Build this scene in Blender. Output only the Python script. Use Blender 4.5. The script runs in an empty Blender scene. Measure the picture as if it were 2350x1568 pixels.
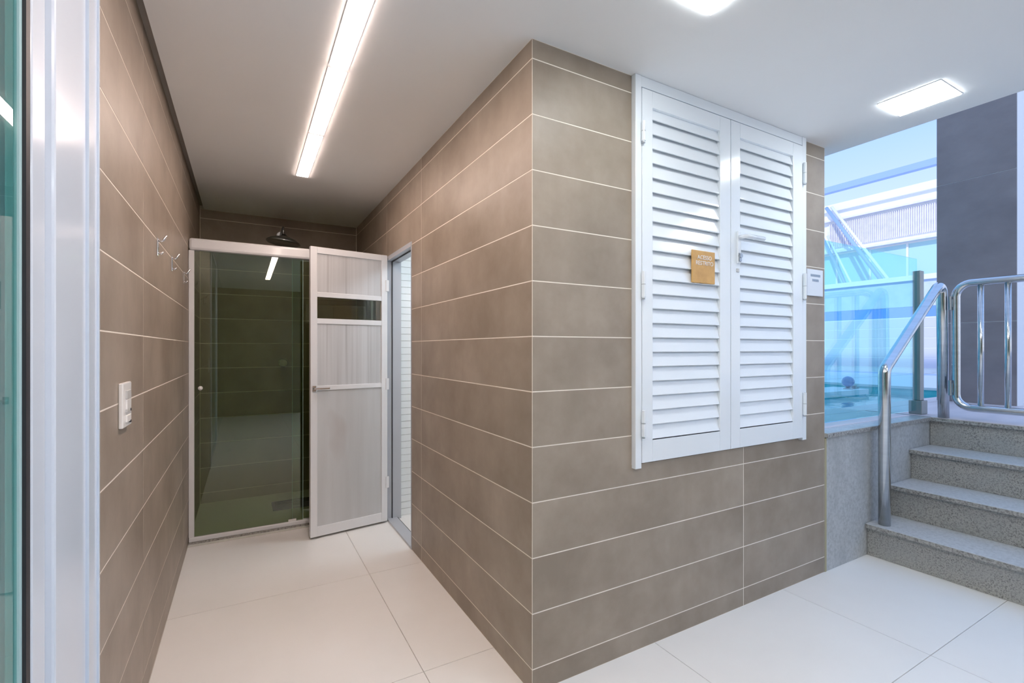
import bpy, bmesh, math, random
from mathutils import Vector, Matrix
random.seed(7)
S = bpy.context.scene
COL = S.collection
PI = math.pi

# ------------------------------------------------------------------ camera, world, sun, exposure
cd = bpy.data.cameras.new('camera'); cam = bpy.data.objects.new('camera', cd); COL.objects.link(cam)
cam.location = (0, 0, 1.24); cam.rotation_euler = (PI/2, 0, math.radians(-29.33))
cd.sensor_width = 36; cd.lens = 1093/2350*36; cd.shift_y = 17/2350; cd.clip_start = .02; cd.clip_end = 200
S.camera = cam
S.view_settings.view_transform = 'Standard'; S.view_settings.look = 'None'
S.view_settings.gamma = 1; S.view_settings.use_curve_mapping = False
S.view_settings.exposure = 0.11
S.cycles.use_denoising = True
S.cycles.max_bounces = 12; S.cycles.diffuse_bounces = 8; S.cycles.transparent_max_bounces = 16
S.cycles.sample_clamp_indirect = 6; S.cycles.caustics_reflective = False; S.cycles.caustics_refractive = False

SKY = (.36, .56, 1.0); SKY_STRENGTH = 1.25
LED = (1.0, .80, .71); LED_STRENGTH = 39.0
PANEL = (.93, .99, 1.0); PANEL_STRENGTH = 31.0
BATH_STRENGTH = 29.0
SIDE_FILL_STRENGTH = 4.0

w = bpy.data.worlds.new('sky'); S.world = w; w.use_nodes = True
nt = w.node_tree; nt.nodes.clear()
wo = nt.nodes.new('ShaderNodeOutputWorld'); bg = nt.nodes.new('ShaderNodeBackground')
tc = nt.nodes.new('ShaderNodeTexCoord'); sp = nt.nodes.new('ShaderNodeSeparateXYZ'); cr = nt.nodes.new('ShaderNodeValToRGB')
cr.color_ramp.elements[0].color = (.82, .87, .95, 1); cr.color_ramp.elements[0].position = 0.0
cr.color_ramp.elements[1].color = (*SKY, 1); cr.color_ramp.elements[1].position = .35
nt.links.new(tc.outputs['Generated'], sp.inputs[0]); nt.links.new(sp.outputs['Z'], cr.inputs[0])
nt.links.new(cr.outputs[0], bg.inputs[0]); bg.inputs[1].default_value = SKY_STRENGTH
nt.links.new(bg.outputs[0], wo.inputs[0])

sd = bpy.data.lights.new('sun', 'SUN'); sd.energy = 2.0; sd.angle = .02; sd.color = (1, .96, .9)
sun = bpy.data.objects.new('sun', sd); COL.objects.link(sun)
sun.rotation_euler = Vector((1.0, .25, -.80)).to_track_quat('-Z', 'Y').to_euler()
sun.location = (0, 0, 12)

# ------------------------------------------------------------------ materials
def mat(name, color, rough=.5, metal=0, coat=0, emit=None, estr=0, spec=None):
    m = bpy.data.materials.new(name); m.use_nodes = True
    b = m.node_tree.nodes['Principled BSDF']
    b.inputs['Base Color'].default_value = (*color, 1); b.inputs['Roughness'].default_value = rough
    b.inputs['Metallic'].default_value = metal; b.inputs['Coat Weight'].default_value = coat
    b.inputs['Coat Roughness'].default_value = .05
    if spec is not None: b.inputs['Specular IOR Level'].default_value = spec
    if emit: b.inputs['Emission Color'].default_value = (*emit, 1); b.inputs['Emission Strength'].default_value = estr
    return m
def noisy(m, c1, c2, scale=(2, 2, 2), detail=5, lo=.35, hi=.65, rnd=.0, bump=0, bscale=60, second=None):
    """colour from world-space noise, with a small per-piece tone shift"""
    n = m.node_tree; L = n.links; b = n.nodes['Principled BSDF']
    g = n.nodes.new('ShaderNodeNewGeometry'); mp = n.nodes.new('ShaderNodeMapping'); mp.inputs['Scale'].default_value = scale
    L.new(g.outputs['Position'], mp.inputs[0])
    oi = n.nodes.new('ShaderNodeObjectInfo')
    if rnd:
        ad = n.nodes.new('ShaderNodeVectorMath'); ad.operation = 'ADD'
        ml = n.nodes.new('ShaderNodeMath'); ml.operation = 'MULTIPLY'; ml.inputs[1].default_value = 30
        L.new(oi.outputs['Random'], ml.inputs[0]); L.new(mp.outputs[0], ad.inputs[0]); L.new(ml.outputs[0], ad.inputs[1]); vec = ad.outputs[0]
    else: vec = mp.outputs[0]
    ns = n.nodes.new('ShaderNodeTexNoise'); ns.inputs['Scale'].default_value = 1; ns.inputs['Detail'].default_value = detail
    ns.inputs['Roughness'].default_value = .6
    L.new(vec, ns.inputs['Vector'])
    r = n.nodes.new('ShaderNodeValToRGB'); r.color_ramp.elements[0].position = lo; r.color_ramp.elements[1].position = hi
    r.color_ramp.elements[0].color = (*c1, 1); r.color_ramp.elements[1].color = (*c2, 1)
    L.new(ns.outputs['Fac'], r.inputs[0]); out = r.outputs[0]
    if second:   # (scale, colour, lo, hi)
        sc2, c3, l2, h2 = second
        n2 = n.nodes.new('ShaderNodeTexNoise'); n2.inputs['Scale'].default_value = 1; n2.inputs['Detail'].default_value = 3
        m2 = n.nodes.new('ShaderNodeMapping'); m2.inputs['Scale'].default_value = sc2
        L.new(g.outputs['Position'], m2.inputs[0]); L.new(m2.outputs[0], n2.inputs['Vector'])
        r2 = n.nodes.new('ShaderNodeMapRange'); r2.inputs['From Min'].default_value = l2; r2.inputs['From Max'].default_value = h2
        L.new(n2.outputs['Fac'], r2.inputs[0])
        mx = n.nodes.new('ShaderNodeMix'); mx.data_type = 'RGBA'; mx.inputs[7].default_value = (*c3, 1)
        L.new(r2.outputs[0], mx.inputs[0]); L.new(out, mx.inputs[6]); out = mx.outputs[2]
    if rnd:
        hs = n.nodes.new('ShaderNodeHueSaturation'); mr = n.nodes.new('ShaderNodeMapRange')
        mr.inputs['To Min'].default_value = 1-rnd; mr.inputs['To Max'].default_value = 1+rnd
        L.new(oi.outputs['Random'], mr.inputs[0]); L.new(mr.outputs[0], hs.inputs['Value']); L.new(out, hs.inputs['Color']); out = hs.outputs[0]
    L.new(out, b.inputs['Base Color'])
    if bump:
        nb = n.nodes.new('ShaderNodeTexNoise'); nb.inputs['Scale'].default_value = bscale; nb.inputs['Detail'].default_value = 4
        L.new(g.outputs['Position'], nb.inputs['Vector'])
        bp = n.nodes.new('ShaderNodeBump'); bp.inputs['Strength'].default_value = bump; bp.inputs['Distance'].default_value = .002
        L.new(nb.outputs['Fac'], bp.inputs['Height']); L.new(bp.outputs[0], b.inputs['Normal'])
    return m
def glass(name, tint, rough=0.0, ior=1.45, bump=0):
    m = bpy.data.materials.new(name); m.use_nodes = True; n = m.node_tree; n.nodes.clear(); L = n.links
    o = n.nodes.new('ShaderNodeOutputMaterial'); mx = n.nodes.new('ShaderNodeMixShader')
    t = n.nodes.new('ShaderNodeBsdfTransparent'); t.inputs[0].default_value = (*tint, 1)
    g = n.nodes.new('ShaderNodeBsdfGlossy'); g.inputs['Roughness'].default_value = rough; g.inputs[0].default_value = (1, 1, 1, 1)
    f = n.nodes.new('ShaderNodeFresnel'); f.inputs[0].default_value = ior
    gm = n.nodes.new('ShaderNodeNewGeometry'); mi = n.nodes.new('ShaderNodeMix')   # same reflectance on both faces of the pane
    mi.inputs[2].default_value = ior; mi.inputs[3].default_value = 1/ior
    L.new(gm.outputs['Backfacing'], mi.inputs[0]); L.new(mi.outputs[0], f.inputs[0])
    L.new(f.outputs[0], mx.inputs[0]); L.new(t.outputs[0], mx.inputs[1]); L.new(g.outputs[0], mx.inputs[2]); L.new(mx.outputs[0], o.inputs[0])
    if bump:
        nb = n.nodes.new('ShaderNodeTexNoise'); nb.inputs['Scale'].default_value = 4; nb.inputs['Detail'].default_value = 3
        ge = n.nodes.new('ShaderNodeNewGeometry'); L.new(ge.outputs['Position'], nb.inputs['Vector'])
        bp = n.nodes.new('ShaderNodeBump'); bp.inputs['Strength'].default_value = bump; bp.inputs['Distance'].default_value = .03
        L.new(nb.outputs['Fac'], bp.inputs['Height']); L.new(bp.outputs[0], g.inputs['Normal']); L.new(bp.outputs[0], f.inputs['Normal'])
    return m

M = {}
M['tile'] = noisy(mat('greige_porcelain', (.4, .33, .27), .42, spec=.35), (.262, .212, .165), (.375, .315, .255), (3.2, 3.2, 3.2), 8, .33, .67, .025,
                  second=((18, 18, .8), (.30, .245, .192), .50, 1.1))
M['grout'] = mat('cream_grout', (.84, .77, .68), .8)
M['floor'] = noisy(mat('white_porcelain', (.8, .78, .75), .28), (.83, .815, .79), (.87, .86, .84), (1.5, 1.5, 1.5), 5, .3, .7, .008)
M['floor_joint'] = mat('grey_floor_joint', (.60, .56, .52), .8)
M['shower_floor'] = mat('pale_shower_floor', (.70, .72, .66), .35)
M['plaster'] = noisy(mat('white_plaster', (.80, .79, .78), .85), (.86, .855, .85), (.89, .885, .88), (.8, .8, .8), 3, .3, .7)
M['paint'] = mat('pale_paint', (.78, .79, .79), .7)
M['gap'] = mat('shadow_gap_grey', (.36, .33, .30), .8)
M['alu'] = mat('white_lacquered_aluminium', (.82, .86, .90), .16, coat=.3)
M['alu2'] = mat('satin_white_aluminium', (.74, .75, .77), .3, coat=.2)
M['alu_daylit'] = mat('daylit_white_aluminium', (.66, .75, .86), .20, coat=.2)  # white aluminium with the bluish daylight put into its base colour
M['jamb'] = mat('grey_door_jamb', (.46, .48, .52), .4)
M['tread'] = noisy(mat('sky_grey_tread', (.5, .5, .5), .35), (.46, .47, .48), (.60, .61, .62), (70, 70, 70), 3, .3, .6, .03)
M['gasket'] = mat('black_rubber', (.02, .02, .025), .5)
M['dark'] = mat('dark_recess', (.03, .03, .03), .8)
M['lam'] = noisy(mat('grey_laminate', (.5, .5, .5), .38), (.46, .465, .475), (.60, .61, .625), (24, 24, .35), 5, .32, .68,
                 second=((70, 70, .5), (.33, .325, .335), .60, .82))
M['lam_plain'] = noisy(mat('plain_grey_laminate', (.5, .5, .5), .38), (.50, .505, .51), (.58, .59, .60), (9, 9, .6), 4, .3, .7,
                 second=((3, 3, 1.6), (.40, .34, .32), .62, .85))
M['chrome'] = mat('chrome', (.8, .8, .82), .08, 1)
M['steel'] = noisy(mat('polished_steel', (.62, .64, .66), .16, 1), (.58, .60, .62), (.68, .70, .72), (3, 3, 30), 3, .3, .7)
M['steel2'] = mat('brushed_steel', (.42, .44, .46), .32, 1)
M['post_steel'] = mat('dull_grey_steel', (.30, .32, .31), .38, .8)
M['plastic'] = mat('white_plastic', (.86, .85, .83), .25)
M['plastic_grey'] = mat('grey_plastic', (.55, .55, .54), .35)
M['granite'] = noisy(mat('grey_granite', (.4, .41, .4), .45), (.12, .12, .115), (.42, .41, .385), (140, 150, 150), 3, .30, .55, .03,
                 second=((6, 6, 6), (.36, .365, .355), .45, .9))
M['granite_smooth'] = noisy(mat('pale_grey_granite', (.45, .46, .46), .35), (.36, .37, .37), (.50, .51, .51), (60, 60, 60), 3, .3, .6, .03,
                 second=((5, 5, 2), (.33, .34, .34), .5, .8))
M['granite_edge'] = noisy(mat('granite_edge', (.3, .3, .3), .5), (.12, .115, .11), (.42, .41, .39), (95, 95, 95), 3, .3, .6)
M['mortar'] = mat('dark_mortar', (.10, .10, .10), .9)
M['caulk'] = mat('yellowish_caulk', (.42, .38, .24), .7)
M['deck'] = noisy(mat('pale_deck_stone', (.6, .6, .62), .5), (.70, .62, .62), (.80, .71, .70), (2, 8, 2), 4, .3, .7, .02)
M['grey_tile'] = noisy(mat('grey_slab_tile', (.2, .2, .2), .5), (.235, .205, .205), (.335, .295, .29), (1.8, 1.8, 3.0), 6, .3, .7, .02)
M['white_wall'] = mat('white_render', (.86, .87, .88), .8)
M['pool_tile'] = noisy(mat('pool_tile', (.2, .55, .7), .3), (.12, .62, .66), (.22, .78, .82), (6, 6, 6), 2, .3, .7)
M['pool_white_tile'] = mat('pale_blue_glazed_tile', (.66, .66, .76), .3)
M['pool_blue_tile'] = mat('bright_blue_glazed_tile', (.18, .36, .85), .3)
M['pool_band'] = noisy(mat('pale_blue_stucco', (.62, .70, .88), .8), (.56, .66, .86), (.68, .75, .90), (5, 5, 5), 5, .3, .7)
M['lilac_panel'] = noisy(mat('lilac_panel', (.66, .66, .80), .7), (.74, .73, .82), (.84, .82, .88), (8, 8, 8), 3, .3, .7)
M['blue_beam'] = mat('blue_grey_beam', (.32, .46, .80), .5)
M['orange'] = noisy(mat('orange_board', (.62, .34, .09), .35), (.56, .31, .09), (.68, .39, .12), (20, 20, 20), 3, .3, .7)
M['ink'] = mat('grey_blue_ink', (.28, .36, .48), .6)
M['white_ink'] = mat('white_lettering', (.86, .82, .80), .5)
M['sign_white'] = mat('white_sign_board', (.72, .75, .80), .35)
M['bath_tile'] = mat('white_ribbed_tile', (.84, .86, .86), .18)
M['led'] = mat('led_diffuser', (.9, .9, .9), .5, emit=LED, estr=LED_STRENGTH)
M['panel'] = mat('panel_diffuser', (.9, .9, .9), .5, emit=PANEL, estr=PANEL_STRENGTH)
M['bath_led'] = mat('bath_diffuser', (.9, .9, .9), .5, emit=(.78, .90, 1), estr=BATH_STRENGTH)
M['side_fill'] = mat('side_room_fill', (.9, .9, .9), .5, emit=(.9, .95, 1), estr=SIDE_FILL_STRENGTH)
M['glass_green'] = glass('dark_green_glass', (.70, .77, .61), ior=1.75)
M['glass_cyan'] = glass('cyan_tinted_glass', (.70, .955, .975))
M['glass_teal'] = glass('teal_tinted_glass', (.72, .90, .89), ior=1.5)
M['glass_grey'] = glass('smoky_pane', (.86, .86, .80))
M['glass_edge'] = mat('polished_glass_edge', (.50, .74, .78), .1)
M['window_glass'] = mat('sky_blue_window', (.45, .72, .80), .05, spec=.8)
M['water'] = glass('pool_water', (.55, .90, .92), ior=1.33, bump=.25)
M['globe'] = mat('blue_globe', (.05, .22, .50), .08, coat=1)

# ------------------------------------------------------------------ helpers
def box(bm, a, b):
    x0, x1 = sorted((a[0], b[0])); y0, y1 = sorted((a[1], b[1])); z0, z1 = sorted((a[2], b[2]))
    v = [bm.verts.new(p) for p in ((x0,y0,z0),(x1,y0,z0),(x1,y1,z0),(x0,y1,z0),(x0,y0,z1),(x1,y0,z1),(x1,y1,z1),(x0,y1,z1))]
    return [bm.faces.new([v[i] for i in f]) for f in ((0,3,2,1),(4,5,6,7),(0,1,5,4),(1,2,6,5),(2,3,7,6),(3,0,4,7))]
def BM(): return bmesh.new()
def mesh_from(bm, name, smooth=False, bevel=0):
    if bevel:
        bmesh.ops.bevel(bm, geom=list(bm.edges), offset=bevel, segments=2, profile=.5, affect='EDGES', clamp_overlap=True)
    bmesh.ops.recalc_face_normals(bm, faces=list(bm.faces))
    me = bpy.data.meshes.new(name); bm.to_mesh(me); bm.free()
    if smooth:
        for p in me.polygons: p.use_smooth = True
    return me
def tag(o, label=None, cat=None, group=None, kind=None):
    if label: o['label'] = label
    if cat: o['category'] = cat
    if group: o['group'] = group
    if kind: o['kind'] = kind
    return o
def obj(name, bm, m, parent=None, smooth=False, bevel=0):
    me = bm if isinstance(bm, bpy.types.Mesh) else mesh_from(bm, name, smooth, bevel)
    if m is not None and not me.materials: me.materials.append(m)
    o = bpy.data.objects.new(name, me); COL.objects.link(o)
    if parent is not None:
        o.parent = parent
        o.matrix_parent_inverse = Matrix.LocRotScale(parent.location, parent.rotation_euler, None).inverted() if parent.parent is None else Matrix()
    return o
def bx(name, a, b, m, parent=None, bevel=0):
    bm = BM(); box(bm, a, b); return obj(name, bm, m, parent, bevel=bevel)
def thing(name, label, cat, loc=(0, 0, 0), group=None, kind=None):
    o = bpy.data.objects.new(name, None); COL.objects.link(o); o.location = loc; o.empty_display_size = .05
    return tag(o, label, cat, group, kind)
def cyl(bm, p0, p1, r, seg=20, r2=None):
    p0 = Vector(p0); p1 = Vector(p1); d = p1-p0
    q = Vector((0, 0, 1)).rotation_difference(d)
    mt = Matrix.Translation((p0+p1)/2) @ q.to_matrix().to_4x4()
    bmesh.ops.create_cone(bm, cap_ends=True, segments=seg, radius1=r, radius2=r if r2 is None else r2, depth=d.length, matrix=mt)
def fillet(pts, rads, n=8):
    out = []
    for i, p in enumerate(pts):
        p = Vector(p); r = rads[i]
        if r == 0: out.append(p); continue
        a = (Vector(pts[i-1])-p).normalized(); b = (Vector(pts[(i+1) % len(pts)])-p).normalized()
        ang = a.angle(b); t = r/math.tan(ang/2); bis = (a+b).normalized(); c = p+bis*(r/math.sin(ang/2))
        s = p+a*t-c; e = p+b*t-c; tot = s.angle(e)
        for k in range(n+1):
            f = k/n; out.append(c+(s*math.sin((1-f)*tot)+e*math.sin(f*tot))/math.sin(tot))
    return out
def tube(bm, pts, r, seg=16, closed=False):
    pts = [Vector(p) for p in pts]; N = len(pts); rings = []
    tans = []
    for i in range(N):
        if closed: t = pts[(i+1) % N]-pts[i-1]
        else: t = pts[min(i+1, N-1)]-pts[max(i-1, 0)]
        tans.append(t.normalized())
    up = tans[0].orthogonal().normalized()
    for i in range(N):
        t = tans[i]; up = (up-t*up.dot(t)).normalized(); s = t.cross(up)
        rings.append([bm.verts.new(pts[i]+up*math.cos(2*PI*k/seg)*r+s*math.sin(2*PI*k/seg)*r) for k in range(seg)])
    for i in range(N if closed else N-1):
        A = rings[i]; B = rings[(i+1) % N]
        for k in range(seg): bm.faces.new((A[k], A[(k+1) % seg], B[(k+1) % seg], B[k]))
    if not closed:
        bm.faces.new(rings[0][::-1]); bm.faces.new(rings[-1])
def lathe(bm, prof, mt=Matrix(), seg=32):
    rings = [[bm.verts.new(mt @ Vector((r*math.cos(2*PI*k/seg), r*math.sin(2*PI*k/seg), z))) for k in range(seg)] for r, z in prof]
    for A, B in zip(rings, rings[1:]):
        for k in range(seg): bm.faces.new((A[k], A[(k+1) % seg], B[(k+1) % seg], B[k]))
    bm.faces.new(rings[0][::-1]); bm.faces.new(rings[-1])

# --- tiles: local x runs along the wall, local z up, the face looks along local -y
_tm = {}
def tile_mesh(rects, th, m, ch=.0005):
    key = (tuple(tuple(round(v, 4) for v in r) for r in rects), th, m.name)
    if key in _tm: return _tm[key]
    bm = BM()
    for (u0, u1, z0, z1) in rects:
        c = ch if len(rects) == 1 else 0
        b = [bm.verts.new(p) for p in ((u0, th, z0), (u1, th, z0), (u1, th, z1), (u0, th, z1))]
        k = [bm.verts.new(p) for p in ((u0, c, z0), (u1, c, z0), (u1, c, z1), (u0, c, z1))]
        bm.faces.new(b[::-1])
        for i in range(4): bm.faces.new((b[i], b[(i+1) % 4], k[(i+1) % 4], k[i]))
        if c:
            f = [bm.verts.new(p) for p in ((u0+c, 0, z0+c), (u1-c, 0, z0+c), (u1-c, 0, z1-c), (u0+c, 0, z1-c))]
            for i in range(4): bm.faces.new((k[i], k[(i+1) % 4], f[(i+1) % 4], f[i]))
            bm.faces.new(f)
        else: bm.faces.new(k)
    me = mesh_from(bm, 'tile'); me.materials.append(m); _tm[key] = me
    return me
def sub_rects(r, holes):
    out = [r]
    for h in holes:
        nx = []
        for (a, b, c, d) in out:
            ha, hb, hc, hd = max(a, h[0]), min(b, h[1]), max(c, h[2]), min(d, h[3])
            if ha >= hb or hc >= hd: nx.append((a, b, c, d)); continue
            if c < hc: nx.append((a, b, c, hc))
            if hd < d: nx.append((a, b, hd, d))
            if a < ha: nx.append((a, ha, hc, hd))
            if hb < b: nx.append((hb, b, hc, hd))
        out = nx
    return out
def tiles(parent, origin, rot, us, zs, m, holes=(), joint=.004, th=.004, name='tile', extra=None):
    """one object per tile on the plane through origin; us / zs are the joint positions"""
    g = joint/2; ca, sa = math.cos(rot), math.sin(rot)
    for z0, z1 in zip(zs, zs[1:]):
        row_us = list(us)
        if extra: row_us = sorted(set(row_us+[u for (u, a, b) in extra if a <= z0+.01 and b >= z1-.01]))
        for u0, u1 in zip(row_us, row_us[1:]):
            rs = sub_rects((u0+g, u1-g, z0+g, z1-g), holes)
            rs = [r for r in rs if r[1]-r[0] > .006 and r[3]-r[2] > .006]
            if not rs: continue
            rel = [(a-u0, b-u0, c-z0, d-z0) for a, b, c, d in rs]
            o = bpy.data.objects.new(name, tile_mesh(rel, th, m)); COL.objects.link(o)
            o.parent = parent
            if parent.parent is not None: o.matrix_parent_inverse = parent.matrix_parent_inverse.copy()
            else: o.matrix_parent_inverse = Matrix.LocRotScale(parent.location, parent.rotation_euler, None).inverted()
            o.location = (origin[0]+ca*u0, origin[1]+sa*u0, z0); o.rotation_euler = (0, 0, rot)
def rows(z0, z1, base=1.2854, step=.2):
    k = math.ceil((z0-base)/step+.02); out = [z0]
    while base+k*step < z1-.004: out.append(base+k*step); k += 1
    return out+[z1]
def structure(name, boxes, m, label, cat):
    bm = BM()
    for a, b in boxes: box(bm, a, b)
    return tag(obj(name, bm, m), label, cat, kind='structure')

CZ = 2.357           # ceiling height
XL = -.31            # left wall face
WY = 1.456           # face of the wall with the louvred doors
BY = 4.53            # back wall of the shower
XR = .901            # corridor face of the block
XE = 2.81            # right end of the block
DZ = .772            # pool deck height

# ------------------------------------------------------------------ large structure
fl = structure('floor', [((-3.3, -3.0, -.12), (3.34, 3.64, -.006))], M['floor_joint'], 'off-white floor of large square porcelain tiles', 'floor')
fx = [-.31+.91*k for k in range(-3, 5)]; fy = [.85+.91*k for k in range(-4, 4)]
_fm = {}
for x0, x1 in zip(fx, fx[1:]):
    for y0, y1 in zip(fy, fy[1:]):
        if y1 > 3.62: y1 = 3.62
        if y0 > 1.8 and (x0 > 1.0 or x0 < -.4): continue
        key = round(y1-y0, 3)
        if key not in _fm:
            bm = BM(); box(bm, (.0015, .0015, -.008), (.9085, y1-y0-.0015, 0)); _fm[key] = mesh_from(bm, 'tile'); _fm[key].materials.append(M['floor'])
        o = bpy.data.objects.new('tile', _fm[key]); COL.objects.link(o); o.parent = fl; o.location = (x0, y0, 0)
structure('floor.001', [((XL-.05, 3.60, -.12), (XR+.02, BY+.02, .0))], M['shower_floor'], 'pale plain floor inside the shower behind green glass', 'floor')

# left wall
wl = structure('wall_left', [((XL-.14, 1.39, 0), (XL-.0006, BY+.1, 2.45))], M['grout'], 'long greige tiled wall on the left with the switch and hooks', 'wall')
tiles(wl, (XL, 0), PI/2, [1.47, 2.095, 3.31, 4.51, 4.53], rows(0, 2.40), M['tile'])
# back wall of the shower
wb = structure('wall_back', [((XL-.14, BY+.0006, 0), (XR+.1, BY+.14, 2.45))], M['grout'], 'brown tiled back wall of the shower recess', 'wall')
tiles(wb, (0, BY), 0, [XL+.002, XR-.002], rows(0, CZ+.001), M['tile'])
# block: corridor side with doorway
D0, D1, DH = 2.867, 3.475, 1.905
wr = structure('wall_right', [((XR+.0006, WY+.1001, 0), (XR+.1, D0, CZ)), ((XR+.0006, D1, 0), (XR+.1, BY+.0006, CZ)), ((XR+.0006, D0, DH), (XR+.1, D1, CZ))],
               M['grout'], 'brown tiled corridor wall with the narrow doorway', 'wall')
hole = [(BY-D1, BY-D0, -1, DH)]
tiles(wr, (XR, BY), -PI/2, [0, BY-2.685, BY-WY], rows(0, CZ), M['tile'], hole, extra=[(BY-3.46, 1.88, 3)])
# block: front with cabinet opening
OX0, OX1, OZ = 1.378, 2.587, .765
wf = structure('wall_front', [((XR+.0006, WY+.0006, 0), (OX0, WY+.1, CZ)), ((OX1, WY+.0006, 0), (XE, WY+.1, CZ)), ((OX0, WY+.0006, 0), (OX1, WY+.1, OZ))],
               M['grout'], 'greige tiled wall around the louvred double doors', 'wall')
tiles(wf, (0, WY), 0, [XR, 2.10, XE], rows(0, CZ), M['tile'], [(OX0, OX1, OZ, 3)])
structure('wall_end', [((XE-.1, WY+.1, 0), (XE, 5.5, CZ)), ((XR+.1, 2.25, 0), (XE-.1, 2.31, CZ))], M['paint'], 'plain painted end wall of the tiled block facing the pool', 'wall')

# ceiling
ce = structure('ceiling', [((-.283, -2.9, CZ), (2.935, BY, 2.5))], M['plaster'], 'smooth white plaster ceiling with flush lights', 'ceiling')
bx('shadow_gap', (XL-.14, 1.2, 2.385), (-.284, BY, 2.48), M['gap'], ce)
structure('ceiling.001', [((-3.3, -2.9, CZ), (XL-.02, 1.39, 2.5)), ((XL-.02, -2.9, CZ+.001), (-.284, 1.2, 2.5))], M['plaster'], 'white ceiling of the side room seen in the left glass', 'ceiling')
structure('wall_sunblock', [((-3.4, -3.0, 2.5), (2.935, 9, 8.0))], M['paint'], 'unseen upper storeys, added to keep the sun off the steps and deck', 'wall')  # unseen block added so its shadow covers the steps and deck
structure('wall_rear', [((-3.3, -3.0, 0), (2.935, -2.9, CZ))], M['tile'], 'greige tiled wall behind the viewer, out of view', 'wall')
structure('wall_side', [((-3.4, -3.0, 0), (-3.3, 1.49, CZ)), ((-3.3, 1.39, 0), (XL-.14, 1.49, CZ))], M['paint'], 'pale painted walls of the side room behind the left glass', 'wall')

# bath room behind the doorway
BX1 = 2.2
structure('floor.002', [((XR+.02, 2.31, -.12), (BX1, 3.6, -.002))], M['bath_tile'], 'white floor of the small room behind the doorway', 'floor')
bw = structure('wall_bath', [((XR+.1, 3.494, 0), (BX1, 3.6, CZ)), ((BX1, 2.31, 0), (BX1+.1, 3.6, CZ))], M['plastic_grey'], 'white ribbed tile wall inside the narrow doorway', 'wall')
tiles(bw, (0, 3.49), 0, [XR+.1, 1.6, 2.2], [i*.05 for i in range(43)]+[2.15], M['bath_tile'], joint=.004)
structure('ceiling.002', [((XR+.1, 2.31, 2.15), (BX1, 3.49, 2.25))], M['plaster'], 'white ceiling of the small room behind the doorway', 'ceiling')
t = thing('ceiling_light', 'ceiling light inside the small white room behind the doorway', 'light', (1.5, 2.9, 2.15))
bx('frame', (1.33, 2.73, 2.143), (1.67, 3.07, 2.15), M['alu2'], t); bx('diffuser', (1.35, 2.75, 2.138), (1.65, 3.05, 2.143), M['bath_led'], t)

# ------------------------------------------------------------------ outdoors: stairs, deck, pool
st = thing('staircase', 'grey granite staircase of four steps up to the pool deck', 'stairs', (3.25, -.6, 0))
SY0 = -2.9
nos = [3.25, 3.537, 3.822, 4.106]; hs = [.193, .386, .579, DZ]
bm = BM()
for i in range(4):
    box(bm, (nos[i]+.045, SY0, 0), (nos[i+1]+.045 if i < 3 else 4.3, WY-.001, hs[i]-.028))
obj('core', bm, M['mortar'], st)
for i in range(4):
    z0 = hs[i-1] if i else 0
    bx('riser', (nos[i]+.025, SY0, z0+.001), (nos[i]+.045, WY-.002, hs[i]-.027), M['granite'], st)
    if i < 3: bx('tread', (nos[i], SY0, hs[i]-.025), (nos[i+1]+.044, WY-.002, hs[i]), M['tread'], st, bevel=.002)
    bx('nosing', (nos[i]-.003, SY0, hs[i]-.0245), (nos[i]-.0002, WY-.002, hs[i]-.003), M['granite_edge'], st)
sw = structure('wall_step', [((XE+.02, WY+.012, 0), (4.3, 1.98, DZ-.027))], M['mortar'], 'pale grey granite side wall beside the steps', 'wall')
bx('cladding_panel', (XE+.02, WY, .001), (4.13, WY+.011, DZ-.027), M['granite_smooth'], sw)
bx('caulk_line', (XE+.003, WY-.001, 0), (XE+.019, WY+.01, DZ-.03), M['caulk'], sw)

dk = structure('floor_deck', [((4.31, -3.0, 0), (14, 2.0, DZ-.027)), ((7.32, 2.0, 0), (14, 14, DZ-.027))], M['mortar'], 'raised pale stone deck around the pool', 'floor')
bm = BM(); box(bm, (XE, WY-.014, DZ-.025), (4.128, 1.55, DZ)); obj('coping', bm, M['granite_smooth'], dk, bevel=.002)
bx('nosing', (XE, WY-.0175, DZ-.0245), (4.10, WY-.0142, DZ-.003), M['granite_edge'], dk)
bx('nosing', (4.1025, SY0, DZ-.0245), (4.1055, WY-.018, DZ-.003), M['granite_edge'], dk)
bx('coping', (XE, 1.552, DZ-.025), (4.128, 1.845, DZ), M['deck'], dk)
y = 1.845
yy = [1.845, .645, -.555, -1.755, -3.0]
for x0, x1 in zip([4.106, 5.3, 6.5, 7.7, 8.9, 10.1], [5.3, 6.5, 7.7, 8.9, 10.1, 11.6]):
    for a, b in zip(yy, yy[1:]):
        bx('slab', (x0+(.0015 if x0 > 4.2 else 0), b+.0015, DZ-.025), (x1-.0015, a-.0015, DZ), M['deck'], dk)
    bx('slab', (x0+.0015, 1.85, DZ-.026), (x1-.0015, 2.02, DZ), M['deck'], dk)
bx('slab', (XE, 1.85, DZ-.026), (4.105, 2.02, DZ), M['deck'], dk)
bx('coping', (7.18, 2.022, DZ-.03), (7.6, 14, DZ), M['white_wall'], dk)
for a in (2.02, 4.0, 6.0, 8.0, 10.0):
    for x0, x1 in ((7.602, 9.0), (9.0, 10.5), (11.2, 11.598)):
        bx('slab', (x0, a+.002, DZ-.026), (x1-.002, a+1.998, DZ), M['white_wall'], dk)
bx('channel_tiles', (10.5, 2.02, DZ-.026), (11.198, 12, DZ-.004), M['pool_band'], dk)

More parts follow.
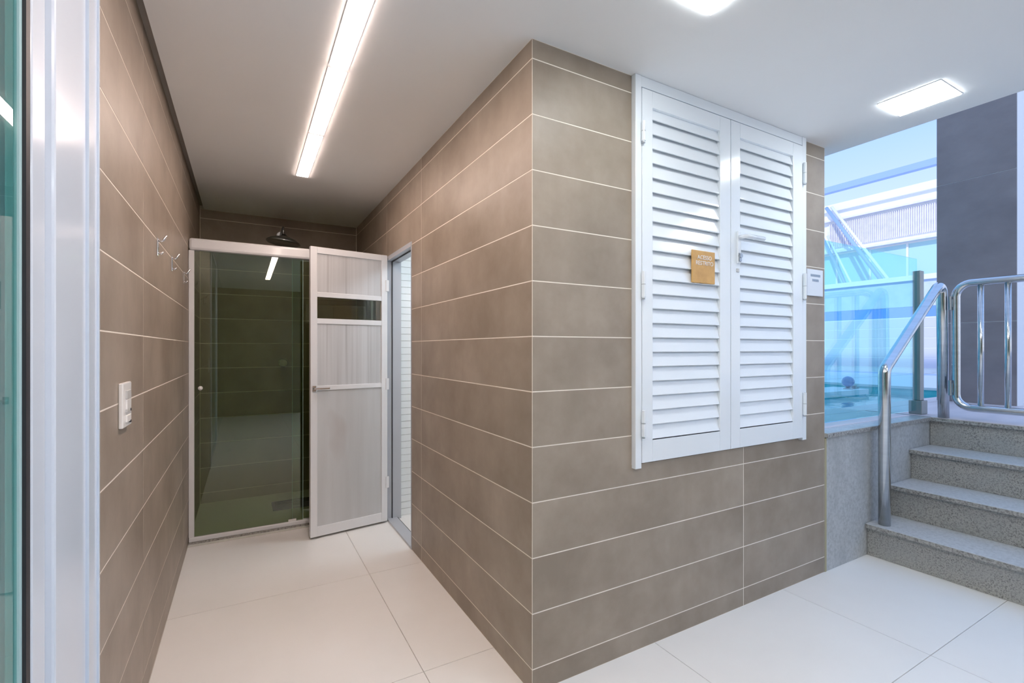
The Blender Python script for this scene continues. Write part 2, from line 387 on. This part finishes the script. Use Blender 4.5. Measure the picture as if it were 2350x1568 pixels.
pool = structure('pool_basin', [((XE, 1.98, -.5), (7.2, 14, -.35)), ((XE, 1.98, -.35), (7.2, 2.018, DZ-.027)), ((7.2, 1.98, -.35), (7.318, 14, DZ-.031)), ((XE-.0, 14, -.5), (7.3, 14.1, DZ-.03)), ((XE-.1, 5.51, -.5), (XE, 14, DZ))], M['pool_tile'],
                 'turquoise tiled swimming pool basin beside the deck', 'pool')
bm2 = BM()
for (a, b, c, d) in sub_rects((XE+.001, 7.199, 2.019, 13.99), [(4.175, 6.525, 2.875, 3.275)]):
    bm2.faces.new([bm2.verts.new(p) for p in ((a, c, .69), (b, c, .69), (b, d, .69), (a, d, .69))])
tag(obj('pool_water', bm2, M['water']), 'rippled turquoise water filling the pool', 'water', kind='stuff')
sl = structure('wall_pool', [((4.2, 2.9, -.35), (6.5, 3.25, .70))], M['pool_tile'], 'low tiled ledge standing in the pool water', 'wall')
bx('coping', (4.18, 2.88, .70), (6.52, 3.27, .76), M['white_wall'], sl)
t = thing('globe_lamp', 'small blue glass globe on the ledge in the pool', 'lamp', (6.2, 3.05, .76))
t.location = (6.3, 3.0, .76)
bm = BM(); lathe(bm, [(.001, 0), (.05, 0), (.05, .008), (.025, .018), (.022, .025), (.001, .025)], Matrix.Translation(t.location)); obj('base', bm, M['steel2'], t, True)
bm = BM(); bmesh.ops.create_uvsphere(bm, u_segments=24, v_segments=16, radius=.066, matrix=Matrix.Translation(t.location+Vector((0, 0, .088)))); obj('globe', bm, M['globe'], t, True)
bm = BM(); box(bm, (6.40, 2.97, .76), (6.50, 3.03, .785)); box(bm, (6.42, 2.985, .785), (6.48, 3.015, .80))
tag(obj('valve_box', bm, M['steel2'], bevel=.004), 'tiny grey box beside the blue globe on the pool ledge', 'box')

# far wall across the pool
fw = structure('wall_far', [((11.605, -6, 0), (11.8, 16, 2.66))], M['white_wall'], 'white and blue tiled wall on the far side of the pool', 'wall')
us = [8.4-.6*k for k in range(13)]; u0s = [8.4-u for u in us]
tiles(fw, (11.6, 8.4), -PI/2, u0s, [.86+.2*k for k in range(6)]+[1.87], M['pool_white_tile'], joint=.012, th=.005)
tiles(fw, (11.6, 8.4), -PI/2, u0s, [1.87, 2.08], M['pool_blue_tile'], joint=.006, th=.005)
bx('stucco_band', (11.596, -6, 2.085), (11.605, 16, 2.60), M['pool_band'], fw)
bx('wall_cap', (11.54, -6, 2.60), (11.86, 16, 2.70), M['white_wall'], fw)
bx('base_curb', (11.54, -6, DZ), (11.6, 16, .84), M['white_wall'], fw)

# neighbouring building and canopy
nb = thing('neighbour_building', 'bright white building with lilac panels beyond the pool wall', 'building', (16, 8, 0))
bm = BM(); box(bm, (16, -4, 0), (17, 30, 3.1)); box(bm, (16, -4, 4.15), (17, 30, 5.70)); obj('wall', bm, M['white_wall'], nb)
bx('parapet', (15.9, -4, 5.50), (17, 30, 5.72), M['white_wall'], nb)
bx('ledge', (15.86, -4, 5.19), (16, 30, 5.25), M['lilac_panel'], nb)
bx('ledge', (15.8, -4, 4.19), (16, 30, 4.25), M['lilac_panel'], nb)
bm = BM()
for k in range(64): box(bm, (15.94, 4.95+k*.05, 4.38), (16, 4.975+k*.05, 5.12))
tag(obj('fins', bm, M['lilac_panel'], nb), kind='stuff')
bx('panel', (15.985, 4.9, 4.36), (15.999, 8.2, 5.14), M['lilac_panel'], nb)
for k in range(14):
    y0 = 4.3+k*.9
    f = bx('window_frame', (15.97, y0, 3.1), (16.03, y0+.05, 4.15), M['white_wall'], nb)
    bx('pane', (16.0, y0+.052, 3.1), (16.02, y0+.898, 4.15), M['window_glass'], nb)
cn = thing('roof_beam', 'long blue-grey steel beam running high beyond the pool', 'beam', (15, 6, 6.1))
bx('beam', (15.9, -4, 6.12), (16.1, 30, 6.30), M['blue_beam'], cn)
for yq in (-3.6, 6-20, 29): 
    if yq > -5: bx('post', (15.94, yq, 5.72), (16.06, yq+.12, 6.12), M['blue_beam'], cn)
br = thing('diagonal_brace', 'pair of pale diagonal struts leaning across the far building', 'strut', (14, 6, 2.6))
for (ya, za, yb, zb, r) in ((8.13, 5.62, 5.68, 2.6, .05), (8.25, 4.75, 6.58, 2.6, .035)):
    bm = BM(); cyl(bm, (15.80, ya, za), (14, yb, zb), r); s_ = obj('strut', bm, M['blue_beam'], br, True)
    bm = BM(); cyl(bm, (15.82, ya-.14, za), (14.02, yb-.14, zb), r*.8); obj('strut', bm, M['white_wall'], br, True)
structure('floor.003', [((14, -6, 0), (15.98, 30, .05)), ((11.86, -6, 0), (14, 30, 2.6))], M['white_wall'], 'terrace behind the far pool wall', 'floor')

# grey tiled column
gc = structure('wall_column', [((5.505, 1.37, DZ), (6.0, 1.89, 4.6))], M['white_wall'], 'tall grey slab-tiled column behind the gate', 'column')
tiles(gc, (5.5, 1.89), -PI/2, [0, .52], [DZ, 1.47, 2.72, 3.95, 4.6], M['grey_tile'], joint=.005, th=.005)

# ------------------------------------------------------------------ ceiling lights
def light(x0, x1, y0, y1, label, group, m):
    t = thing('ceiling_light', label, 'light', ((x0+x1)/2, (y0+y1)/2, CZ), group)
    bx('frame', (x0-.004, y0-.003, CZ-.003), (x1+.004, y1+.003, CZ-.0001), M['alu2'], t)
    bx('diffuser', (x0, y0, CZ-.0065), (x1, y1, CZ-.003), m, t)
ends = [3.352, 2.652, 1.985, 1.325, .665, .005, -.655, -1.315]
names = {0: 'linear ceiling light farthest down the corridor, nearest the shower', 1: 'middle linear ceiling light of the corridor row',
         2: 'nearest linear ceiling light, cut off by the top of the photo'}
for i in range(7):
    light(.292, .358, ends[i+1]+.015, ends[i]-.015, names.get(i, ('fourth', 'fifth', 'sixth', 'seventh')[i-3]+' linear ceiling light from the shower, out of view' if i > 2 else ''), 'linear lights in a row along the corridor ceiling', M['led'])
light(2.518, 2.728, .852, 1.074, 'square ceiling light at right, in front of the steps', 'square ceiling lights', M['panel'])
light(1.135, 1.352, .842, 1.058, 'square ceiling light at the top edge, in front of the tiled corner', 'square ceiling lights', M['panel'])
for (x, y, wd) in ((1.24, -.35, 'near left'), (2.62, -.35, 'near right'), (1.24, -1.6, 'far left'), (2.62, -1.6, 'far right')):
    light(x-.11, x+.11, y-.11, y+.11, wd+' square ceiling light behind the viewer', 'square ceiling lights', M['panel'])
t = thing('ceiling_light', 'added ceiling light in the side room, brightening the left glass', 'light', (-1.8, 0, CZ))  # added lamp, its strength set by how bright the left glass should look
bx('frame', (-2.31, -.31, CZ-.003), (-1.29, .31, CZ-.0001), M['alu2'], t); bx('diffuser', (-2.3, -.3, CZ-.006), (-1.3, .3, CZ-.003), M['side_fill'], t)

# ------------------------------------------------------------------ left glass door and frame
d1 = thing('door_1', 'tall clear glass door with white aluminium stile at far left', 'door', (XL-.02, 1.16, 0), kind='structure')
bx('pane', (XL-.026, -.05, .06), (XL-.014, 1.0738, 2.30), M['glass_teal'], d1)
bx('glass_edge', (XL-.028, 1.074, .06), (XL-.011, 1.0845, 2.30), M['glass_edge'], d1)
bx('gasket', (XL-.03, 1.085, .03), (XL-.006, 1.102, 2.33), M['gasket'], d1)
bx('stile', (XL-.05, 1.1025, .01), (XL-.004, 1.166, CZ-.01), M['alu_daylit'], d1, bevel=.004)
bx('stile', (XL-.05, -.14, .01), (XL-.004, -.052, CZ-.01), M['alu_daylit'], d1, bevel=.004)
bx('rail', (XL-.05, -.05, .01), (XL-.004, 1.073, .055), M['alu_daylit'], d1, bevel=.004)
bx('rail', (XL-.05, -.05, 2.305), (XL-.004, 1.073, CZ-.01), M['alu_daylit'], d1, bevel=.004)
f1 = thing('trim_1', 'wide glossy white aluminium door frame at far left', 'frame', (XL-.02, 1.3, 0), kind='structure')
bx('jamb', (XL-.10, 1.168, 0), (XL-.010, 1.184, CZ-.002), M['alu2'], f1)
bx('jamb', (XL-.10, 1.185, 0), (XL+.004, 1.383, CZ-.002), M['alu_daylit'], f1, bevel=.005)
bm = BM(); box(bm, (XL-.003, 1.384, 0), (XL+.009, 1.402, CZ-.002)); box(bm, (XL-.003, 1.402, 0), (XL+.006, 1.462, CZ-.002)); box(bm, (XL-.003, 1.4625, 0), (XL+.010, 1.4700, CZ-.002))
obj('architrave', bm, M['alu_daylit'], f1)
wg = thing('window_1', 'second fixed glass panel continuing behind the viewer', 'window', (XL-.02, -1.2, 0), kind='structure')
bx('pane', (XL-.026, -2.85, .06), (XL-.014, -.20, 2.30), M['glass_teal'], wg)
bx('frame', (XL-.05, -.195, 0), (XL-.004, -.145, CZ-.002), M['alu_daylit'], wg)

# ------------------------------------------------------------------ switch plate and hooks on the left wall
sp_ = thing('switch_plate', 'white switch and socket plate on the left tiled wall', 'switch', (XL, 1.74, 1.077))
X = XL
bx('plate', (X, 1.712, 1.013), (X+.011, 1.828, 1.142), M['plastic'], sp_, bevel=.003)
for z, h, mm in ((1.107, .026, 'plastic_grey'), (1.079, .030, 'plastic'), (1.060, .012, 'plastic_grey'), (1.037, .022, 'plastic')):
    bx('rocker', (X+.011, 1.745, z-h/2+.001), (X+.015, 1.800, z+h/2-.001), M[mm], sp_, bevel=.001)
for z in (1.0605, 1.026):
    bm = BM(); cyl(bm, (X+.010, 1.792, z), (X+.0165, 1.792, z), .004, 12); obj('socket_hole', bm, M['gasket'], sp_)
hk = ('chrome robe hook nearest the viewer on the left wall', 'middle chrome robe hook of the three on the left wall', 'farthest chrome robe hook, close to the shower frame')
for (y, lab) in zip((2.395, 2.83, 3.35), hk):
    t = thing('robe_hook', lab, 'hook', (XL, y, 1.65), 'three chrome hooks on the left wall')
    bx('plate', (XL, y-.012, 1.618), (XL+.005, y+.012, 1.690), M['chrome'], t, bevel=.0015)
    bm = BM(); tube(bm, fillet([(XL+.004, y, 1.682), (XL+.018, y, 1.680), (XL+.032, y, 1.704)], [0, .008, 0], 5), .0050, 10); obj('upper_prong', bm, M['chrome'], t, True)
    bm = BM(); tube(bm, fillet([(XL+.004, y, 1.632), (XL+.014, y, 1.626), (XL+.020, y, 1.636)], [0, .005, 0], 5), .0040, 10); obj('lower_prong', bm, M['chrome'], t, True)

# ------------------------------------------------------------------ shower enclosure and fittings
se = thing('shower_enclosure', 'dark green glass shower screen in a white frame', 'shower screen', (.3, 3.63, 0))
bm = BM(); box(bm, (XL+.002, 3.62, 1.868), (XR-.002, 3.672, 1.946)); obj('top_rail', bm, M['alu2'], se, bevel=.016)
bx('stile', (XL+.001, 3.63, .042), (XL+.032, 3.665, 1.868), M['alu2'], se, bevel=.003)
bx('stile', (XR-.032, 3.63, .042), (XR-.001, 3.665, 1.868), M['alu2'], se, bevel=.003)
bx('bottom_rail', (XL+.002, 3.625, .012), (XR-.002, 3.670, .042), M['alu2'], se, bevel=.005)
bx('sill', (XL+.002, 3.622, 0), (XR-.002, 3.672, .012), M['granite_edge'], se)
bx('glass_panel', (XL+.033, 3.636, .043), (.357, 3.643, 1.867), M['glass_green'], se)
bx('glass_panel', (.293, 3.652, .043), (XR-.033, 3.659, 1.867), M['glass_green'], se)
bx('glass_edge', (.3572, 3.636, .043), (.3592, 3.643, 1.867), M['glass_edge'], se)
bx('glass_edge', (.2908, 3.652, .043), (.2928, 3.659, 1.867), M['glass_edge'], se)
bm = BM(); cyl(bm, (-.245, 3.636, .989), (-.245, 3.618, .989), .013, 20); obj('door_knob', bm, M['plastic'], se, True)
bx('guide', (.265, 3.628, .042), (.315, 3.636, .058), M['plastic'], se)
sh = thing('rain_shower', 'large round chrome rain shower head above the green glass', 'shower head', (.27, 4.2, 2.1))
mt = Matrix.Translation((.27, 4.2, 2.09)) @ Matrix.Rotation(math.radians(6), 4, 'Y')
bm = BM(); lathe(bm, [(.001, -.012), (.118, -.012), (.125, -.006), (.122, .004), (.095, .022), (.055, .038), (.024, .048), (.016, .065), (.001, .066)], mt, 40); obj('head', bm, M['steel2'], sh, True)
bm = BM(); tube(bm, fillet([(.27, 4.2, 2.15), (.27, 4.2, 2.21), (.27, BY, 2.21)], [0, .03, 0], 6), .010, 12); obj('arm', bm, M['steel2'], sh, True)
bm = BM(); cyl(bm, (.27, BY, 2.21), (.27, BY-.012, 2.21), .03, 24); obj('flange', bm, M['steel2'], sh)
sv = thing('shower_valve', 'round chrome shower valve on the back wall behind green glass', 'valve', (.29, BY, 1.12))
bm = BM(); cyl(bm, (.29, BY, 1.12), (.29, BY-.012, 1.12), .038, 28); obj('rose', bm, M['chrome'], sv)
bm = BM(); cyl(bm, (.29, BY-.012, 1.12), (.29, BY-.06, 1.12), .026, 24, .03); obj('knob', bm, M['alu2'], sv, True)
fd = thing('floor_drain', 'dark rectangular drain grate on the shower floor', 'drain', (.36, 4.16, 0))
bm = BM(); box(bm, (.19, 4.06, 0), (.56, 4.08, .012)); box(bm, (.19, 4.25, 0), (.56, 4.27, .012)); box(bm, (.19, 4.08, 0), (.21, 4.25, .012)); box(bm, (.54, 4.08, 0), (.56, 4.25, .012)); obj('frame', bm, M['dark'], fd)
for k in range(5): bx('slat', (.21, 4.088+k*.034, 0), (.54, 4.104+k*.034, .010), M['steel2'] if 0 else M['dark'], fd)

# ------------------------------------------------------------------ doorway frame and open door
df = thing('trim_2', 'grey aluminium frame lining the narrow doorway', 'frame', (XR, 3.2, 0), kind='structure')
bx('jamb', (XR-.004, D1-.035, .0), (XR+.10, D1-.001, DH-.001), M['jamb'], df)
bx('jamb', (XR-.002, D0+.001, .0), (XR+.10, D0+.012, DH-.001), M['jamb'], df)
bx('head', (XR-.004, D0+.012, DH-.03), (XR+.10, D1-.035, DH-.001), M['jamb'], df)
bx('threshold', (XR-.002, D0+.012, 0), (XR+.07, D1-.035, .014), M['jamb'], df)
bx('gasket', (XR+.03, D1-.042, .014), (XR+.036, D1-.035, DH-.03), M['gasket'], df)
bx('gasket', (XR+.03, D0+.012, DH-.037), (XR+.036, D1-.042, DH-.03), M['gasket'], df)
bx('gasket', (XR+.07, D0+.012, 0), (XR+.076, D1-.035, .012), M['gasket'], df)

door = thing('door_2', 'open grey panelled door with a small window strip', 'door', (0, 0, 0), kind='structure')
Hx, Hy, LEN, TH = .885, 3.430, .522, .032
dx, dy = -.9897, -.1434
rotz = math.atan2(dy, dx)      # local x: from hinge to free edge; local +y is the face towards the viewer
door.location = (Hx, Hy, 0); door.rotation_euler = (0, 0, rotz)
def dbox(name, x0, x1, z0, z1, y0, y1, m, bevel=0, parent=None):
    bm = BM(); box(bm, (x0, y0, z0), (x1, y1, z1)); me = mesh_from(bm, name, bevel=bevel); me.materials.append(m)
    o = bpy.data.objects.new(name, me); COL.objects.link(o); o.parent = parent or door; return o
st_ = .042
dbox('stile', 0, st_, .014, 1.907, 0, TH, M['alu2'], .002); dbox('stile', LEN-st_, LEN, .014, 1.907, 0, TH, M['alu2'], .002)
for z0, z1 in ((.014, .078), (.968, .998), (1.405, 1.440), (1.580, 1.612), (1.865, 1.907)):
    dbox('rail', st_, LEN-st_, z0, z1, .0015, TH-.0015, M['alu2'], .002)
dbox('panel', st_-.004, LEN-st_+.004, .078, .968, .008, TH-.008, M['lam_plain'])
dbox('panel', st_-.004, LEN-st_+.004, .998, 1.405, .008, TH-.008, M['lam'])
dbox('panel', st_-.004, LEN-st_+.004, 1.612, 1.865, .008, TH-.008, M['lam'])
dbox('window_pane', st_-.002, LEN-st_+.002, 1.440, 1.580, TH/2-.002, TH/2+.002, M['glass_grey'])
hd = dbox('handle', LEN-.034, LEN-.010, .962, 1.000, TH, TH+.006, M['chrome'], .002)
o = dbox('lever', LEN-.115, LEN-.016, .976, .987, TH+.022, TH+.032, M['chrome'], .003); o.parent = hd
o = dbox('spindle', LEN-.027, LEN-.017, .977, .986, TH+.006, TH+.024, M['chrome']); o.parent = hd
for z in (.25, .95, 1.65): dbox('hinge', -.010, .012, z, z+.08, TH-.004, TH+.006, M['alu2'], .002)

# ------------------------------------------------------------------ louvred double door closet
cf = thing('trim_3', 'white aluminium frame around the louvred double doors', 'frame', (2, WY, OZ), kind='structure')
YF = WY-.022
bx('jamb', (OX0+.001, YF, .752), (1.412, WY+.06, CZ-.001), M['alu'], cf, bevel=.002)
bx('jamb', (2.558, YF, .760), (OX1+.006, WY+.06, CZ-.001), M['alu'], cf, bevel=.002)
bx('head', (1.4125, YF+.002, 2.312), (2.5575, WY+.06, CZ-.001), M['alu'], cf, bevel=.002)
bx('sill', (1.4125, WY+.015, OZ-.004), (2.5575, WY+.06, OZ+.006), M['gasket'], cf)
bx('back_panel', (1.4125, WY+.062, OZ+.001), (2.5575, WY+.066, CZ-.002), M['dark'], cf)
Z0, Z1 = .774, 2.306
def leaf(name, x0, x1, ox0, ox1, label):
    d = thing(name, label, 'door', ((x0+x1)/2, WY, Z0), kind='structure')
    ya, yb = YF-.002, WY+.012
    bx('stile', (x0, ya, Z0), (ox0, yb, Z1), M['alu'], d, bevel=.0015)
    bx('stile', (ox1, ya, Z0), (x1, yb, Z1), M['alu'], d, bevel=.0015)
    bx('rail', (ox0+.0003, ya, Z0), (ox1-.0003, yb, .862), M['alu'], d, bevel=.0015)
    bx('rail', (ox0+.0003, ya, 2.238), (ox1-.0003, yb, Z1), M['alu'], d, bevel=.0015)
    n = 23; p = (2.200-.876)/22
    bm = BM()
    prof = [(YF+.004, -.002), (YF+.001, .000), (YF+.002, .005), (YF+.019, .068), (YF+.022, .068), (YF+.007, .003)]
    L_ = ox1-ox0-.001
    va = [bm.verts.new((0, y, z)) for y, z in prof]; vb = [bm.verts.new((L_, y, z)) for y, z in prof]
    bm.faces.new(va); bm.faces.new(vb[::-1])
    for i in range(6): bm.faces.new((va[i], vb[i], vb[(i+1) % 6], va[(i+1) % 6]))
    me = mesh_from(bm, 'slat'); me.materials.append(M['alu'])
    for k in range(n):
        o = bpy.data.objects.new('slat', me); COL.objects.link(o); o.parent = d
        o.matrix_parent_inverse = Matrix.Translation(d.location).inverted(); o.location = (ox0+.0005, 0, .868+p*k)
    return d
dl = leaf('door_3', 1.414, 1.969, 1.472, 1.896, 'left white louvred door carrying the orange sign')
dr = leaf('door_4', 1.974, 2.556, 2.040, 2.470, 'right white louvred door with the lever handle')
def hinge(d, x, z0, z1):
    bm = BM(); cyl(bm, (x, YF-.010, z0), (x, YF-.010, (z0+z1)/2-.001), .0085, 14); cyl(bm, (x, YF-.010, (z0+z1)/2+.001), (x, YF-.010, z1), .0085, 14)
    cyl(bm, (x, YF-.010, z0-.004), (x, YF-.010, z0), .006, 12)
    obj('hinge', bm, M['alu'], d, False)
    o = obj('hinge_gap', (lambda b: (cyl(b, (x, YF-.010, (z0+z1)/2-.0012), (x, YF-.010, (z0+z1)/2+.0012), .0088, 14), cyl(b, (x, YF-.010, z0-.008), (x, YF-.010, z0-.004), .0065, 12), b)[2])(BM()), M['steel2'], d)
for z0, z1 in ((2.085, 2.165), (1.450, 1.555), (.885, .990)): hinge(dl, 1.413, z0, z1)
for z0, z1 in ((2.108, 2.216), (1.503, 1.635), (.895, 1.011)): hinge(dr, 2.560, z0, z1)
hn = bx('handle', (2.010, YF-.012, 1.640), (2.034, YF-.002, 1.792), M['alu'], dr, bevel=.003)
bm = BM(); tube(bm, fillet([(2.022, YF-.010, 1.762), (2.022, YF-.050, 1.762), (2.150, YF-.050, 1.762)], [0, .012, 0], 5), .0095, 12)
o = obj('lever', bm, M['alu'], hn, True)
bm = BM(); cyl(bm, (2.022, YF-.011, 1.675), (2.022, YF-.022, 1.675), .010, 16); box(bm, (2.014, YF-.018, 1.650), (2.030, YF-.012, 1.688)); o = obj('keyhole', bm, M['steel2'], hn)
bx('screw_plate', (2.012, YF-.006, 1.600), (2.030, YF-.002, 1.618), M['plastic_grey'], dr, bevel=.002)

def text_mesh(body, size, m, parent, loc, name='lettering', ext=.0008):
    cu = bpy.data.curves.new('t', 'FONT'); cu.body = body; cu.size = size; cu.align_x = 'CENTER'; cu.extrude = ext; cu.resolution_u = 3
    to = bpy.data.objects.new('t', cu); COL.objects.link(to); bpy.context.view_layer.update()
    me = bpy.data.meshes.new_from_object(to.evaluated_get(bpy.context.evaluated_depsgraph_get()))
    bpy.data.objects.remove(to)
    me.transform(Matrix.Translation(Vector(loc)) @ Matrix.Rotation(PI/2, 4, 'X'))
    me.materials.clear(); me.materials.append(m)
    return obj(name, me, m, parent)
os_ = thing('door_sign', 'small orange sign with white lettering on the left louvred door', 'sign', (1.778, YF, 1.603))
bx('board', (1.703, YF-.008, 1.531), (1.853, YF-.002, 1.675), M['orange'], os_, bevel=.002)
text_mesh('ACESSO', .026, M['white_ink'], os_, (1.782, YF-.009, 1.636)); text_mesh('RESTRITO', .026, M['white_ink'], os_, (1.782, YF-.009, 1.611))
ws = thing('wall_sign', 'small white sign with two faint lines on the tiles right of the louvred doors', 'sign', (2.70, WY, 1.6))
bx('board', (2.625, WY-.008, 1.527), (2.780, WY, 1.671), M['sign_white'], ws, bevel=.002)
bm = BM()
for (z, n) in ((1.638, 9), (1.612, 6)):
    for k in range(n):
        x = 2.7045+(k-(n-1)/2)*.0105
        box(bm, (x-.0038, WY-.009, z-.007), (x-.0012, WY-.008, z+.007)); box(bm, (x+.0014, WY-.009, z-.007), (x+.0036, WY-.008, z+.005))
        box(bm, (x-.0012, WY-.009, z-.001 if k % 2 else z+.004), (x+.0014, WY-.008, z+.0015 if k % 2 else z+.0065))
obj('lettering', bm, M['ink'], ws)

# ------------------------------------------------------------------ handrail, gate, glass fence
hr = thing('handrail', 'polished steel handrail rising beside the granite steps', 'handrail', (3.32, 1.38, .193))
#P = fillet([(3.32, 1.385, .193), (3.32, 1.385, 1.130), (4.065, 1.385, 1.672), (4.142, 1.385, 1.665), (4.142, 1.385, DZ)], [0, .07, .045, .045, 0], 8)
P = fillet([(3.32, 1.385, .1935), (3.32, 1.385, 1.118), (4.112, 1.385, 1.700), (4.142, 1.385, DZ+.0005)], [0, .06, .045, 0], 10)
bm = BM(); tube(bm, P, .0305, 20); obj('rail', bm, M['steel'], hr, True)
gt = thing('safety_gate', 'tubular steel gate with vertical bars at the top of the steps', 'gate', (4.14, 1.32, DZ))
Q = fillet([(4.14, 1.321, .853), (4.14, .43, .853), (4.14, .43, 1.673), (4.14, 1.321, 1.673)], [.085]*4, 8)
bm = BM(); tube(bm, Q, .0235, 16, True); obj('frame', bm, M['steel'], gt, True)
for k in range(6):
    bm = BM(); cyl(bm, (4.14, 1.197-.126*k, .855), (4.14, 1.197-.126*k, 1.672), .0155, 16); obj('bar', bm, M['steel'], gt, True)
for z0, z1 in ((1.50, 1.59), (.93, 1.03)):
    bm = BM(); cyl(bm, (4.107, 1.340, z0), (4.107, 1.340, z1), .0085, 14); box(bm, (4.107, 1.326, z0+.02), (4.118, 1.340, z1-.02)); obj('hinge', bm, M['steel2'], gt)
gf = thing('glass_fence', 'cyan tinted glass pool fence panel with a square steel post', 'fence', (3.5, 1.56, DZ))
bx('pane', (XE+.03, 1.553, .80), (4.200, 1.563, 1.885), M['glass_cyan'], gf)
p_ = bx('post', (4.2005, 1.535, .8705), (4.262, 1.580, 1.80), M['post_steel'], gf, bevel=.003)
bx('post_shoe', (4.19, 1.522, DZ), (4.285, 1.600, .87), M['post_steel'], gf, bevel=.004)
bx('wall_channel', (XE, 1.548, DZ), (XE+.03, 1.568, 1.50), M['steel2'], gf)
bx('wall_clamp', (XE, 1.535, 1.47), (XE+.045, 1.581, 1.51), M['steel2'], gf)
